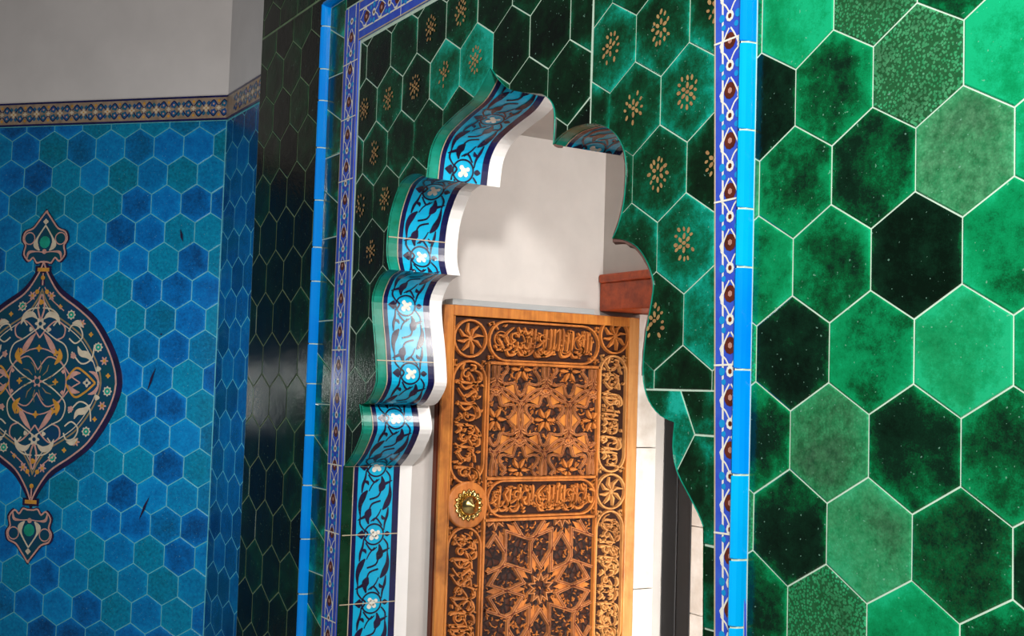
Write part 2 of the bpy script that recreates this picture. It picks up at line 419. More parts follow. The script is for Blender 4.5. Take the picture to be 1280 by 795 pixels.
def gilt(mb, F, cx, cy, rr, hole, region):
    """a worn gilded flower painted over the glaze: one centre and two rings of petals"""
    spots = [(0, 0, .05, 0)]
    for k in range(6): t = math.radians(30 + 60 * k); spots.append((.135 * math.cos(t), .135 * math.sin(t), .055, t + rr.uniform(-.3, .3)))
    for k in range(12): t = math.radians(30 * k + rr.uniform(-6, 6)); q = rr.uniform(.24, .30); spots.append((q * math.cos(t), q * math.sin(t) * 1.15, rr.uniform(.04, .055), t + rr.uniform(-.5, .5)))
    for dx, dy, r, t in spots:
        if rr.random() < .10: continue
        x, y = cx + dx, cy + dy
        if hole and inside(hole, x, y): continue
        if not inside(region, x, y): continue
        a = [(x + (r * 1.25 * math.cos(q)) * math.cos(t) - (r * .8 * math.sin(q)) * math.sin(t), y + (r * 1.25 * math.cos(q)) * math.sin(t) + (r * .8 * math.sin(q)) * math.cos(t)) for q in [i * math.pi / 4 + rr.uniform(-.15, .15) for i in range(8)]]
        mb.face([F(*p, .036) for p in a], GOLD, (.01, 0, 0, 0))

# ------------------------------------------------------------------ SETTING
XE, XR, ZT = -29.1, 14.5, 14.5
def slab_with_hole(F0, mat, mb, hole, rect, h):
    vs = [Vector(p) for p in rect] + [Vector(p) for p in hole]; n, m = len(rect), len(hole)
    r = delaunay_2d_cdt(vs, [(i, (i + 1) % n) for i in range(n)] + [(n + i, n + (i + 1) % m) for i in range(m)], [], 0, 1e-5)
    for t in r[2]:
        c = [sum(r[0][i][k] for i in t) / 3 for k in (0, 1)]
        if not inside(hole, *c) and inside(rect, *c): mb.face([F0(*r[0][i], h) for i in t], mat)
wall = MB()
RECT = [(XE, ZFLOOR), (XR, ZFLOOR), (XR, ZT), (XE, ZT)]
HO = [(x, max(z, ZFLOOR + .001)) for x, z in HOLE]
# front sheet: dim grout on the left stretch, pale grout elsewhere
def part_rect(x0, x1, z0, z1, mat):
    wall.face([FW(x0, z0, 0), FW(x1, z0, 0), FW(x1, z1, 0), FW(x0, z1, 0)], mat)
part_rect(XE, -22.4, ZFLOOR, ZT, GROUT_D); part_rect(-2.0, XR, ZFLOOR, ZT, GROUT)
slab_with_hole(FW, GROUT, wall, HO, [(-22.4, ZFLOOR), (-2.0, ZFLOOR), (-2.0, ZT), (-22.4, ZT)], 0)
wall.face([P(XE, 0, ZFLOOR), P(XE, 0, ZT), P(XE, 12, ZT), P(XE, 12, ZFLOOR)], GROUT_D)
wall.face([P(XR, 0, ZFLOOR), P(XR, 0, ZT), P(XR, 12, ZT), P(XR, 12, ZFLOOR)], PLASTER_R)
wall.face([P(XE, 0, ZT), P(XR, 0, ZT), P(XR, 12, ZT), P(XE, 12, ZT)], PLASTER_R)
slab_with_hole(lambda x, z, h: P(x, 2.32, z), PLASTER, wall, HO, RECT, 0)
wall_front = wall.build('wall_front', kind='structure', weld=False)
# lining of the passage behind the arch
ps = MB()
XL, XRR, ZC, YE = -19.8, -2.75, 3.42, 12.0
ps.face([P(XL, 2.3, ZFLOOR), P(XL, 12.7, ZFLOOR), P(XL, 12.7, ZC), P(XL, 2.3, ZC)], PLASTER)
w_l = ps.build('wall_passage_left', kind='structure', weld=False)
ps = MB(); ps.box((XRR, 2.33, ZFLOOR), (XRR + 3, 12, ZC + 1), PLASTER); ps.build('wall_passage_right', kind='structure')
ps = MB(); ps.box((XL - 1, 2.33, ZC), (XRR + 1, 12, ZC + 1), PLASTER); ps.build('ceiling', kind='structure')
ps = MB(); ps.box((XL, 9.7, -1.1), (XRR, 12, ZC), PLASTER); ps.build('wall_over_door', kind='structure')
ps = MB(); ps.box((-75, -40, ZFLOOR - 1), (30, 30, ZFLOOR), FLOORM); ps.build('floor', kind='structure')

rnd = random.Random(4)
ONE = lambda *a: a
# outer right tiles: tone, crackle, greyness read tile by tile
TR = {(-1, 1): (.80, 0, 0), (1, 1): (.52, 1, .5), (3, 1): (.22, 0, 0), (5, 1): (.7, 0, 0), (-2, 0): (.04, 0, 0), (0, 0): (.42, 0, 0), (2, 0): (.56, 1, .6), (4, 0): (.78, 0, 0),
 (-1, -1): (.46, 0, 0), (1, -1): (.28, 0, 0), (3, -1): (.52, .25, .75), (5, -1): (.72, 0, 0), (-2, -2): (.56, 0, 0), (0, -2): (.34, 0, 0), (2, -2): (.06, 0, 0), (4, -2): (.58, 0, 0), (6, -2): (.6, 0, 0),
 (-1, -3): (.16, 0, 0), (1, -3): (.46, 0, 0), (3, -3): (.80, 0, .08), (5, -3): (.48, 0, 0), (-2, -4): (.32, 0, 0), (0, -4): (.50, .3, .45), (2, -4): (.28, 0, 0), (4, -4): (.36, .1, 0),
 (-1, -5): (.14, 0, 0), (1, -5): (.64, .2, .5), (3, -5): (.34, .35, 0), (5, -5): (.2, 0, 0), (-2, -6): (.36, 0, 0), (0, -6): (.60, 1, .35), (2, -6): (.62, 0, 0), (4, -6): (.42, 0, 0)}
def tone_r(c, r, rr): return TR.get((c, r), (rr.choice([.2, .35, .5, .75]), rr.choice([0, 0, 0, .6]), rr.choice([0, 0, .4])))
mb = MB()
hexes(mb, FW, (0, 0), [(-1.86, ZFLOOR), (XR, ZFLOOR), (XR, ZT), (-1.86, ZT)], tone_r, G_OUT, g=.016)
mb.build('hexagonal_tiling', wall_front, weld=False)
# far left tiles with one straight joint
def tone_l(c, r, rr): return (rr.choice([.05, .12, .2, .3, .42, .5]), 0, 0)
mb = MB()
OL = (-25.765, 3.018)
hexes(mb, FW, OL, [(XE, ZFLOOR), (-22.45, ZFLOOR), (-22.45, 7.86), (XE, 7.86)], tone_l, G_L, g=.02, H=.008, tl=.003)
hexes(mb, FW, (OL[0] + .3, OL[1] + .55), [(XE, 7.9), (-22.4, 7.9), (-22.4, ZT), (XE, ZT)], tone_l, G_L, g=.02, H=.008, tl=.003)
mb.build('hexagonal_tiling', wall_front, weld=False)
# tiles above the frame
mb = MB(); hexes(mb, FW, OL, [(-22.4, 7.9), (-1.9, 7.9), (-1.9, ZT), (-22.4, ZT)], tone_l, G_IN, g=.02); mb.build('hexagonal_tiling', wall_front, weld=False)
# inner field, left lattice with gilded flowers
OC = (-10.585, 3.265)
TC = {(-4, 0): .66, (-2, 0): .74, (-3, 1): .40, (-5, 1): .22, (-6, 0): .22, (-8, 0): .30, (0, 0): .10, (2, 0): .12, (3, -1): .20, (1, -1): .16, (-1, 1): .12, (1, 1): .2, (-7, 1): .26, (-5, -1): .28, (-3, -1): .3, (-7, -1): .30, (-8, 0): .36, (-9, -1): .38, (-10, 0): .2, (-9, 1): .14, (-4, -2): .18}
def tone_c(c, r, rr): return (TC.get((c, r), rr.choice([.06, .14, .22, .3])), 0, 0)
goldC = {(-4, 0), (-2, 0), (-3, 1), (-5, 1), (-6, 0), (-8, 0), (-10, 0), (-9, -1), (-8, -2), (-10, -2), (-9, -3)}
mb = MB()
hexes(mb, FW, OC, [(-19.72, -7.78), (-7.10, -7.78), (-7.10, 5.5), (-19.72, 5.5)], tone_c, G_IN, hole=HO, gold=goldC, g=.017, H=.012, tl=.004)
for k, (a, b) in enumerate(zip([-7.79, -8.1, -8.34, -8.71, -9.5, -10.26, -11.05, -11.82, -12.6, -13.4, -14.2, -15, -16, -17, -18, -19, -20, -21, -22], [-8.1, -8.34, -8.71, -9.5, -10.26, -11.05, -11.82, -12.6, -13.4, -14.2, -15, -16, -17, -18, -19, -20, -21, -22, ZFLOOR])):
    pass
mb.build('gilded_tiling', wall_front, weld=False)
# inner field, right lattice
OP = (-5.502, .687)
TP = {(0, 0): .42, (2, 0): .60, (-1, 1): .50, (1, 1): .46, (3, 1): .40, (1, -1): .42, (3, -1): .14, (2, -2): .60, (0, -2): .42, (3, -3): .66, (1, -3): .34, (2, -4): .26, (0, 2): .35, (2, 2): .5, (-1, -1): .3}
def tone_p(c, r, rr): return (TP.get((c, r), .4), 0, 0)
goldP = {(0, 0), (2, 0), (-1, 1), (1, 1), (3, 1), (1, -1), (3, -1), (2, -2), (1, -3), (-1, -1)}
mb = MB()
hexes(mb, FW, OP, [(-7.06, -5.18), (-2.76, -5.18), (-3.06, 5.5), (-7.06, 5.5)], tone_p, G_IN, hole=HO, gold=goldP, g=.015)
for pg, t in (([(-4.98, -5.19), (-3.81, -5.19), (-3.36, -6.03), (-3.86, -6.75), (-4.2, -6.9), (-5.2, -5.7)], .5), ([(-3.81, -5.19), (-2.76, -5.18), (-2.74, -6.03), (-3.36, -6.03)], .38),
              ([(-3.86, -6.75), (-3.36, -6.03), (-2.74, -6.03), (-2.68, -8.06), (-3.3, -8.06), (-4.2, -7.4)], .25), ([(-3.2, -8.06), (-2.68, -8.08), (-2.63, -9.6), (-3.2, -9.6)], .3), ([(-3.2, -9.6), (-2.63, -9.6), (-2.55, -12.5), (-3.2, -12.5)], .25)):
    add_tile(mb, FW, pg, pg[0], (t, 0, 0, rnd.random()), G_IN, HO)
mb.build('gilded_tiling', wall_front, weld=False)
# thin column of cut tiles between the mouldings at the left and top
mb = MB()
zs = []; z = 6.56
seq = []
JL = [(7.3, 7.3)]
k = 0; zz = 6.56
while zz > ZFLOOR + 3:
    JL.append((zz, zz - .62)); JL.append((zz - 1.66, zz - 1.66 + (.0 if k else -.05))); zz -= 2.71; k += 1
JL.append((ZFLOOR, ZFLOOR))
for i in range(len(JL) - 1):
    (a, b), (c, d) = JL[i], JL[i + 1]
    add_tile(mb, FW, [(-22.28, c), (-20.99, d), (-20.99, b), (-22.28, a)], (-21.6, (a + c) / 2), (rnd.choice([.3, .42, .5, .62]), 0, 0, rnd.random()), G_IN, g=.02)
x = -20.99
while x < -3.2:
    x2 = min(x + 1.55, -1.9); add_tile(mb, FW, [(x, 6.92), (x2, 6.92), (x2, 7.28), (x, 7.28)], (x + .8, 7.1), (.2, 0, 0, rnd.random()), G_IN, g=.02); x = x2
mb.build('border_tiling', wall_front, weld=False)

# ------------------------------------------------------------------ painted tile borders of the frame
def motif_band(name, F, p0, p1, W0, period, joints=None, c=None, W=None, lines=(.24, .76)):
    """floral border along p0 -> p1, width W to the left of travel"""
    dx, dz = p1[0] - p0[0], p1[1] - p0[1]; L = math.hypot(dx, dz); ux, uz = dx / L, dz / L
    def G(t, w_, h):
        w_ = min(max(w_, .0), W0); return F(p0[0] + ux * t - uz * w_, p0[1] + uz * t + ux * w_, h)
    mb = MB(); W = W or W0; c = c or W0 / 2
    mb.face([G(0, 0, .05), G(L, 0, .05), G(L, W0, .05), G(0, W0, .05)], COBALT)
    for w_ in (0, W0): mb.face([G(0, w_, .05), G(L, w_, .05), G(L, w_, -.02), G(0, w_, -.02)], COBALT)
    for w_ in (.02, W0 - .02): mb.face([G(0, w_ - .02, .054), G(L, w_ - .02, .054), G(L, w_ + .02, .054), G(0, w_ + .02, .054)], CREAM)
    for q in lines: w_ = q * W0; mb.face([G(0, w_ - .025, .056), G(L, w_ - .025, .056), G(L, w_ + .025, .056), G(0, w_ + .025, .056)], WHITE)
    n = int(L / period)
    for k in range(n):
        t = (k + .5) * period
        disc(mb, G, t, c, .15 * W, RUST, .0565, 10)
        for sg in (-1, 1):
            path = smooth_path([(t - .42 * period, c + sg * .02), (t - .26 * period, c + sg * .11 * W, ), (t - .16 * period, c + sg * .22 * W), (t, c + sg * .17 * W), (t + .14 * period, c + sg * .10 * W), (t + .26 * period, c + sg * .02)], 3)
            ribbon(mb, G, path, WHITE, .058, .035)
            ribbon(mb, G, [(t - .16 * period, c + sg * .2 * W, .05), (t - .05 * period, c + sg * .23 * W, .07), (t + .03 * period, c + sg * .2 * W, .02)], WHITE, .059)
            disc(mb, G, t + .5 * period, c + sg * .2 * W, .075 * W, SKY, .057, 8)
            disc(mb, G, t + .30 * period, c + sg * .16 * W, .055 * W, SKY, .057, 8)
        disc(mb, G, t + .5 * period, c, .10 * W, WHITE, .058, 8); disc(mb, G, t + .5 * period, c, .05 * W, RUST, .0595, 6)
        disc(mb, G, t, c, .055 * W, PINK, .0585, 6)
    for t in (joints or []): mb.face([G(t - .018, 0, .061), G(t + .018, 0, .061), G(t + .018, W0, .061), G(t - .018, W0, .061)], WHITE)
    o = mb.build(name, kind='structure', weld=False); return o
motif_band('trim_1', FW, (-19.82, ZFLOOR), (-19.82, 6.85), 1.15, 1.05, joints=[z - ZFLOOR for z in (-18, -15.2, -12.6, -9.9, -7.8, -4.2, -1.4, 1.2, 3.2, 5.0)])
# right border: drawn upward so that its plain edge faces the field
def right_band():
    p0, p1 = (-2.28 + .8, ZFLOOR), (-3.13 + .8, 6.85)
    return motif_band('trim_2', FW, p0, p1, .8, .96, c=.36, W=1.1, lines=(.70,), joints=[z - ZFLOOR for z in (4.2, 1.46, -1.6, -4.68, -7.77, -10.8, -13.8)])
right_band()
motif_band('trim_3', FW, (-19.82, 5.6), (-3.05, 5.6), 1.25, 1.1, joints=[3, 6, 9, 12, 15])

def moulding(name, p0, p1, joints, mat, mats2=None, w=.24, p=.30, seed=1):
    """half-round glazed bar made of short pieces with thin grout joints"""
    dx, dz = p1[0] - p0[0], p1[1] - p0[1]; L = math.hypot(dx, dz); ux, uz = dx / L, dz / L
    cuts = [0] + sorted(joints) + [L]; mb = MB(); rr = random.Random(seed)
    for a, b in zip(cuts[:-1], cuts[1:]):
        mt = rr.choice(mats2) if mats2 else mat
        rows = []; tw = rr.uniform(-.012, .012)
        for t in (a + .018, a + .04, (a + b) / 2, b - .04, b - .018):
            e = .02 if t in (a + .018, b - .018) else 0
            row = []
            for k in range(9):
                an = math.pi * k / 8; q = math.cos(an)
                row.append(FW(p0[0] + ux * t - uz * (q * w / 2), p0[1] + uz * t + ux * (q * w / 2), max(.0, (p - e) * math.sin(an) + tw)))
            rows.append(row)
        mb.strip(rows, mt)
    # grout core
    rows = []
    for t in (0, L):
        rows.append([FW(p0[0] + ux * t - uz * q * w / 2, p0[1] + uz * t + ux * q * w / 2, h) for q, h in ((.9, 0), (.75, p * .55), (0, p - .03), (-.75, p * .55), (-.9, 0))])
    mb.strip(rows, GROUT)
    return mb.build(name, kind='structure', weld=False, smooth=False)
moulding('trim_4', (-22.40, ZFLOOR), (-22.40, 7.42), [z - ZFLOOR for z in (6.66, 5.21, 4.14, 2.55, .79, -.78, -1.91, -3.98, -5.29, -6.98, -8.61, -10.35, -12.12, -14, -16, -18, -20, -22)], CYAN)
moulding('trim_5', (-2.0, ZFLOOR), (-2.0, 7.42), [z - ZFLOOR for z in (5.2, 3, 1.22, -.41, -1.86, -2.93, -4.79, -6.68, -8.19, -9.38, -11, -13, -15, -17, -19, -21)], CYAN2, [CYAN2, CYAN2, CYAN], seed=5)
moulding('trim_6', (-22.40, 7.42), (-2.0, 7.42), [1.4, 3, 4.6, 6.4, 8.2, 10, 12, 14, 16, 18], CYAN)

# ------------------------------------------------------------------ BLUE WALLS
mb = MB(); ZW = ZT
mb.face([FF(XE - .02, ZFLOOR, 0), FF(-47.494 + SC * math.cos(AB), ZFLOOR, 0), FF(-47.494 + SC * math.cos(AB), 8.2, 0), FF(XE - .02, 8.2, 0)], GROUT_B)
mb.face([FF(XE - .02, 8.2, 0), FF(-47.494 + SC * math.cos(AB), 8.2, 0), FF(-47.494 + SC * math.cos(AB), ZW + 8, 0), FF(XE - .02, ZW + 8, 0)], PLASTER_R)
wall_fac = mb.build('wall_corner', kind='structure', weld=False)
def tone_f(c, r, rr): return (rr.choice([.35, .45, .55, .65]), 0, 0)
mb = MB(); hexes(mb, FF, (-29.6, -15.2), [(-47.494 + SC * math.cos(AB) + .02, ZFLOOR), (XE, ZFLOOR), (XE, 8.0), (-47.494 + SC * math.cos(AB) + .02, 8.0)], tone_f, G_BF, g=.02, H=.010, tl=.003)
mb.build('hexagonal_tiling', wall_fac, weld=False)
mb = MB(); S0 = -34
mb.face([FB(S0, ZFLOOR, 0), FB(SC, ZFLOOR, 0), FB(SC, 8.2, 0), FB(S0, 8.2, 0)], GROUT_B)
mb.face([FB(S0, 8.2, 0), FB(SC, 8.2, 0), FB(SC, ZW + 8, 0), FB(S0, ZW + 8, 0)], PLASTER_R)
wall_left = mb.build('wall_left', kind='structure', weld=False)
def tone_b(c, r, rr):
    t = rr.choice([.36, .42, .48, .54, .60])
    return (t, 0, rr.choice([0, 0, .3, .6, 1.0]))
TBq = {(4, 0): (.5, 0, .35), (0, 0): (.30, 0, .3)}
mb = MB(); hexes(mb, FB, (0, -15.73), [(S0, ZFLOOR), (SC - .02, ZFLOOR), (SC - .02, 8.06), (S0, 8.06)], tone_b, G_B, g=.022, H=.012)
for s_, z_, dx, dz in ((.55, -5.35, .22, .62), (.5, -11.9, .28, .62), (1.9, 2.1, .1, -.35), (-1.3, -5.9, .03, .05), (1.0, -3.0, .03, .04)):   # chips in the glaze
    pg = [(s_ - dx, z_ - dz), (s_ - dx * .2 + .07, z_ - dz * .2), (s_ + dx, z_ + dz), (s_ + dx * .2 - .09, z_ + dz * .2)]
    mb.face([FB(*p, .072) for p in pg], INK, (.01, 0, 0, 0))
mb.build('hexagonal_tiling', wall_left, weld=False)

def frieze(name, F, s0, s1, z0, z1, period):
    mb = MB(); H = z1 - z0; zc = (z0 + z1) / 2
    mb.face([F(s0, z0, .06), F(s1, z0, .06), F(s1, z1, .06), F(s0, z1, .06)], FRIEZE)
    mb.face([F(s0, z0, .06), F(s1, z0, .06), F(s1, z0, 0), F(s0, z0, 0)], NAVY); mb.face([F(s0, z1, .06), F(s1, z1, .06), F(s1, z1, 0), F(s0, z1, 0)], NAVY)
    for z in (z0 + .05, z1 - .05): mb.face([F(s0, z - .05, .066), F(s1, z - .05, .066), F(s1, z + .05, .066), F(s0, z + .05, .066)], NAVY)
    n = int((s1 - s0) / period) + 1
    for k in range(n):
        t = s1 - (k + .3) * period
        if t < s0 + .6: continue
        for sg in (-1, 1):
            for q in (-1, 1):
                disc(mb, F, t + q * .30, zc + sg * .22, .20, BANDBLUE, .067, 10, petals=5)
                disc(mb, F, t + q * .58, zc + sg * .26, .12, BANDBLUE, .067, 8, petals=4)
                disc(mb, F, t + q * .30, zc + sg * .22, .06, PINK, .069, 6)
            ribbon(mb, F, smooth_path([(t - .6, zc + sg * .1, .05), (t - .3, zc + sg * .42, .06), (t, zc + sg * .12, .05), (t + .3, zc + sg * .42, .06), (t + .6, zc + sg * .1, .05)], 4), NAVY, .068)
            disc(mb, F, t, zc + sg * .36, .08, ORANGE, .068, 6)
        disc(mb, F, t, zc, .14, CREAM, .07, 8, petals=4, depth=.5, rot=0)
        disc(mb, F, t + period / 2, zc, .20, CREAM, .07, 8, petals=4, depth=.55)
        disc(mb, F, t + period / 2, zc, .05, ORANGE, .072, 6)
    return mb.build(name, kind='structure', weld=False)
frieze('trim_7', FB, S0, SC - .03, 8.08, 9.36, 1.45)
frieze('trim_8', FF, -47.494 + SC * math.cos(AB) + .03, XE - .05, 8.08, 9.36, 1.45)

# ------------------------------------------------------------------ MEDALLION on the blue wall
med = thing('tile_medallion', FB(-6.2, -5.6, 0), 'large almond-shaped arabesque tile medallion with palmette finials on the blue hexagon-tiled wall', 'medallion')
MS, MZ = -6.22, -5.62
FM = lambda a, b, h: FB(MS + a, MZ + b, h)
q1 = [(0, 6.75), (.38, 5.95), (1.15, 4.95), (2.45, 4.1), (3.5, 3.25), (4.45, 1.9), (4.95, .75), (5.08, 0)]
q1 = smooth_path(q1, 5)
def closed_outline(q, k=1.0, ky=None):
    ky = ky or k
    a = [(x * k, y * ky) for x, y in q]
    r_ = a + [(x, -y) for x, y in a[::-1][1:]]
    return r_ + [(-x, y) for x, y in r_[::-1][1:-1]]
def fill(mb, F, pts, mat, h):
    c = F(0, 0, h); p = [F(a, b, h) for a, b in pts]
    for i in range(len(p)): mb.face([c, p[i], p[(i + 1) % len(p)]], mat)
mb = MB(); oo = closed_outline(q1)
fill(mb, FM, oo, INK, .075)
p3 = [FM(a, b, .075) for a, b in oo]; p4 = [FM(a, b, .0) for a, b in oo]
for i in range(len(oo)): mb.face([p3[i], p3[(i + 1) % len(oo)], p4[(i + 1) % len(oo)], p4[i]], INK)
mb.build('dark_border', med, weld=False)
mb = MB(); fill(mb, FM, closed_outline(q1, .945, .955), FIELD, .079); mb.build('painted_field', med, weld=False)
mb = MB()
for k, ky, wd, m in ((.93, .94, .09, PINK), (.755, .72, .09, TAN), (.72, .685, .05, CREAM)):
    ribbon(mb, FM, closed_outline(q1, k, ky), m, .084, wd, closed=True)
ring = closed_outline(q1, .845, .83)
# flowers of the border
acc = 0; last = ring[0]; dist = [0]
for p in ring[1:] + ring[:1]: dist.append(dist[-1] + math.hypot(p[0] - last[0], p[1] - last[1])); last = p
T = dist[-1]; NF = 36
for k in range(NF):
    s_ = (k + .5) * T / NF
    i = max(j for j in range(len(dist) - 1) if dist[j] <= s_); f = (s_ - dist[i]) / ((dist[i + 1] - dist[i]) or 1)
    a, b = ring[i], ring[(i + 1) % len(ring)]; x, y = a[0] + (b[0] - a[0]) * f, a[1] + (b[1] - a[1]) * f
    if abs(y) > 4.9: continue
    if k % 3 == 0: disc(mb, FM, x, y, .27, CREAM, .084, petals=8, depth=.25); disc(mb, FM, x, y, .17, TEAL, .086, 8); disc(mb, FM, x, y, .06, CREAM, .088, 6)
    elif k % 3 == 1: disc(mb, FM, x, y, .25, PINK, .084, petals=6, depth=.55); disc(mb, FM, x, y, .09, ORANGE, .086, 6)
    else: disc(mb, FM, x, y, .14, ORANGE, .084, petals=4, depth=.4)
# arabesque, one quadrant mirrored four ways
def four(path, mat, h, width=None):
    for sx in (1, -1):
        for sy in (1, -1): ribbon(mb, FM, [(p[0] * sx, p[1] * sy, *p[2:]) for p in smooth_path(path, 5)], mat, h, width)
def fdisc(x, y, r, mat, h, **k):
    for sx in ((1, -1) if x else (1,)):
        for sy in ((1, -1) if y else (1,)): disc(mb, FM, x * sx, y * sy, r, mat, h, **k)
ribbon(mb, FM, circle(0, 0, 1.75, 40), PINK, .085, .07, closed=True)
four([(0, .6), (.6, 1.3), (1.4, 1.0), (2.0, .35), (2.6, 0)], PINK, .086, .07)
four([(.3, 0), (1.1, .45), (1.75, 1.1), (1.6, 1.9), (.9, 2.3), (0, 2.9)], CREAM, .087, .07)
four([(1.75, .1), (2.3, .75), (2.9, .5), (3.5, 0)], ORANGE, .088, .11)
four([(2.0, 1.6), (2.6, 1.0), (3.2, 1.25), (3.35, 2.0)], CREAM, .087, .08)
four([(2.35, 1.9, .04), (2.55, 1.55, .30), (2.95, 1.45, .34), (3.3, 1.1, .04)], CREAM, .088)
four([(3.1, .6, .03), (3.5, .45, .20), (3.75, .0, .05)], PINK, .088)
four([(0, 2.3), (.5, 2.9), (1.0, 3.2), (1.5, 2.9), (1.45, 2.4), (1.0, 2.2)], PINK, .086, .08)
four([(.25, 2.55, .05), (.55, 2.2, .26), (.85, 1.75, .30), (1.0, 1.5, .05)], PINK, .088)
four([(1.8, 2.3), (2.2, 2.05), (2.6, 2.4), (2.4, 2.9), (1.95, 3.0), (1.75, 2.65)], CREAM, .087, .08)
four([(1.95, 3.1, .05), (2.3, 3.15, .26), (2.6, 2.9, .05)], CREAM, .088)
four([(.1, 3.9), (.7, 3.8), (1.1, 3.4), (.8, 2.95)], CREAM, .087, .08)
four([(.2, 3.3, .05), (.55, 3.55, .30), (1.0, 3.4, .26), (1.2, 3.0, .04)], CREAM, .088)
four([(0, 3.2), (.2, 3.9), (.05, 4.6)], PINK, .087, .10)
four([(.15, 5.0), (.55, 4.4), (1.4, 3.75)], PINK, .087, .06)
four([(1.0, .9, .05), (1.3, 1.3, .32), (1.25, 1.75, .05)], ORANGE, .089)
four([(1.9, .15, .04), (2.2, .45, .26), (2.6, .5, .04)], PINK, .089)
fdisc(1.05, 1.55, .22, ORANGE, .089, petals=3, depth=.6)
fdisc(0, 0, .34, PINK, .089, petals=6, depth=.5); fdisc(0, 0, .16, FIELD, .091, n=8)
fdisc(3.0, 0, .24, CREAM, .089, petals=4, depth=.4); fdisc(3.0, 0, .08, FIELD, .091, n=6)
fdisc(0, 3.05, .34, CREAM, .089, petals=6, depth=.4); fdisc(0, 3.05, .12, FIELD, .091, n=6)
fdisc(1.1, 0, .18, ORANGE, .089, petals=4, depth=.5); fdisc(0, 1.75, .2, ORANGE, .089, petals=4, depth=.5)
fdisc(.55, 2.75, .14, CREAM, .089, petals=3); fdisc(2.1, 1.4, .18, PINK, .089, petals=5); fdisc(0, 4.2, .16, ORANGE, .089, petals=3); fdisc(.3, 4.75, .13, ORANGE, .089, n=8); fdisc(0, 5.5, .13, ORANGE, .089, n=8)
fdisc(3.65, .75, .16, CREAM, .089, petals=3); fdisc(1.55, .55, .12, PINK, .089, petals=4)
for k in range(12):
    t = math.radians(30 * k + 15); ribbon(mb, FM, [(.45 * math.cos(t), .45 * math.sin(t), .03), (.8 * math.cos(t), .8 * math.sin(t), .07), (1.1 * math.cos(t + .15), 1.1 * math.sin(t + .15), .03)], TAN, .088)
mb.build('arabesque', med, weld=False)
def finial(name, sgn, zc):
    fin = [(0, 1.75), (.45, 1.2), (.85, .75), (1.35, .55), (1.5, .1), (1.3, -.25), (1.4, -.75), (1.05, -1.15), (.75, -.95), (.5, -1.25), (.22, -1.2)]
    q = smooth_path(fin, 3); oo = q + [(-x, y) for x, y in q[::-1]]
    F = lambda a, b, h: FB(MS + .0 + a, zc + sgn * b, h)
    m2 = MB(); fill(m2, F, oo, INK, .075)
    fill(m2, F, [(x * .86, y * .88) for x, y in oo], FIELD, .079)
    ribbon(m2, F, [(x * .90, y * .92) for x, y in oo], PINK, .084, .09, closed=True)
    for sx in (1, -1):
        ribbon(m2, F, smooth_path([(0, .85, .08), (sx * .45, .2, .10), (sx * .55, -.2, .30), (sx * .30, -.5, .06)], 5), CREAM, .086)
        ribbon(m2, F, circle(sx * .95, .15, .32, 14), PINK, .085, .06, closed=True)
        ribbon(m2, F, smooth_path([(0, -.6, .06), (sx * .5, -.55, .06), (sx * .95, -.6, .16), (sx * 1.05, -.95, .05)], 4), PINK, .086)
    disc(m2, F, 0, -.05, .33, TEAL, .085, 10); disc(m2, F, 0, -.55, .14, PINK, .088, 8); disc(m2, F, 0, 1.05, .16, CREAM, .087, petals=4)
    # collar joining the finial to the tip
    m2.face([F(x, y, .08) for x, y in ((-.5, -1.32), (.5, -1.32), (.5, -1.72), (-.5, -1.72))], INK); m2.face([F(x, y, .086) for x, y in ((-.36, -1.42), (.36, -1.42), (.36, -1.62), (-.36, -1.62))], ORANGE)
    m2.face([F(x, y, .08) for x, y in ((-.1, -1.7), (.1, -1.7), (.14, -2.35), (-.14, -2.35))], INK); m2.face([F(x, y, .084) for x, y in ((-.04, -1.7), (.04, -1.7), (.05, -2.35), (-.05, -2.35))], PINK)
    m2.build(name, med, weld=False, label='small palmette finial %s the almond' % ('above' if sgn > 0 else 'below'))
finial('finial', 1, MZ + 7.45 + .0)
finial('finial', -1, MZ - 7.85)

# ------------------------------------------------------------------ ARCH lining (scalloped soffit and jambs)
arch = thing('scalloped_arch_lining', P(-11.4, 0, ZFLOOR), 'scalloped arch lining of turquoise tiles with black vine scrolls and white blossoms', 'arch'); arch['kind'] = 'thing'
path = [p for p in full if p[1] > ZFLOOR + .2]
path = [(-19.75, ZFLOOR)] + path + [(-2.7, ZFLOOR)]
LEN = [0]
for a, b in zip(path[:-1], path[1:]): LEN.append(LEN[-1] + math.hypot(b[0] - a[0], b[1] - a[1]))
WD = 1.9
def at(t):
    t = min(max(t, 0), LEN[-1] - 1e-6); lo, hi = 0, len(LEN) - 1
    while hi - lo > 1:
        m_ = (lo + hi) // 2
        if LEN[m_] <= t: lo = m_
        else: hi = m_
    f = (t - LEN[lo]) / ((LEN[lo + 1] - LEN[lo]) or 1); a, b = path[lo], path[lo + 1]
    dx, dz = b[0] - a[0], b[1] - a[1]; l = math.hypot(dx, dz) or 1
    return a[0] + dx * f, a[1] + dz * f, dz / l, -dx / l      # normal points into the opening
def FA(t, w_, h):
    x, z, nx, nz = at(t); return P(x + nx * h, w_, z + nz * h)
def lining(name, w0, w1, mat, h=.0, lab=None, h1=None):
    mb = MB(); rows = []
    for i, (x, z) in enumerate(path):
        rows.append([P(x, w0, z), P(x, w1, z)])
    mb.strip(rows, mat); return mb.build(name, arch, weld=False, label=lab)
T0 = next(LEN[i] for i, p in enumerate(path) if abs(p[1] + 7.81) < .01 and p[0] < -15)
iT = next(i for i, p in enumerate(path) if abs(p[1] + 7.81) < .01 and p[0] < -15); iE = len(outline) + iT
full_path = path
path = full_path[iT:iE]; lining('teal_edging', -.05, .30, TEAL, lab='plain green-teal edging of the arch')
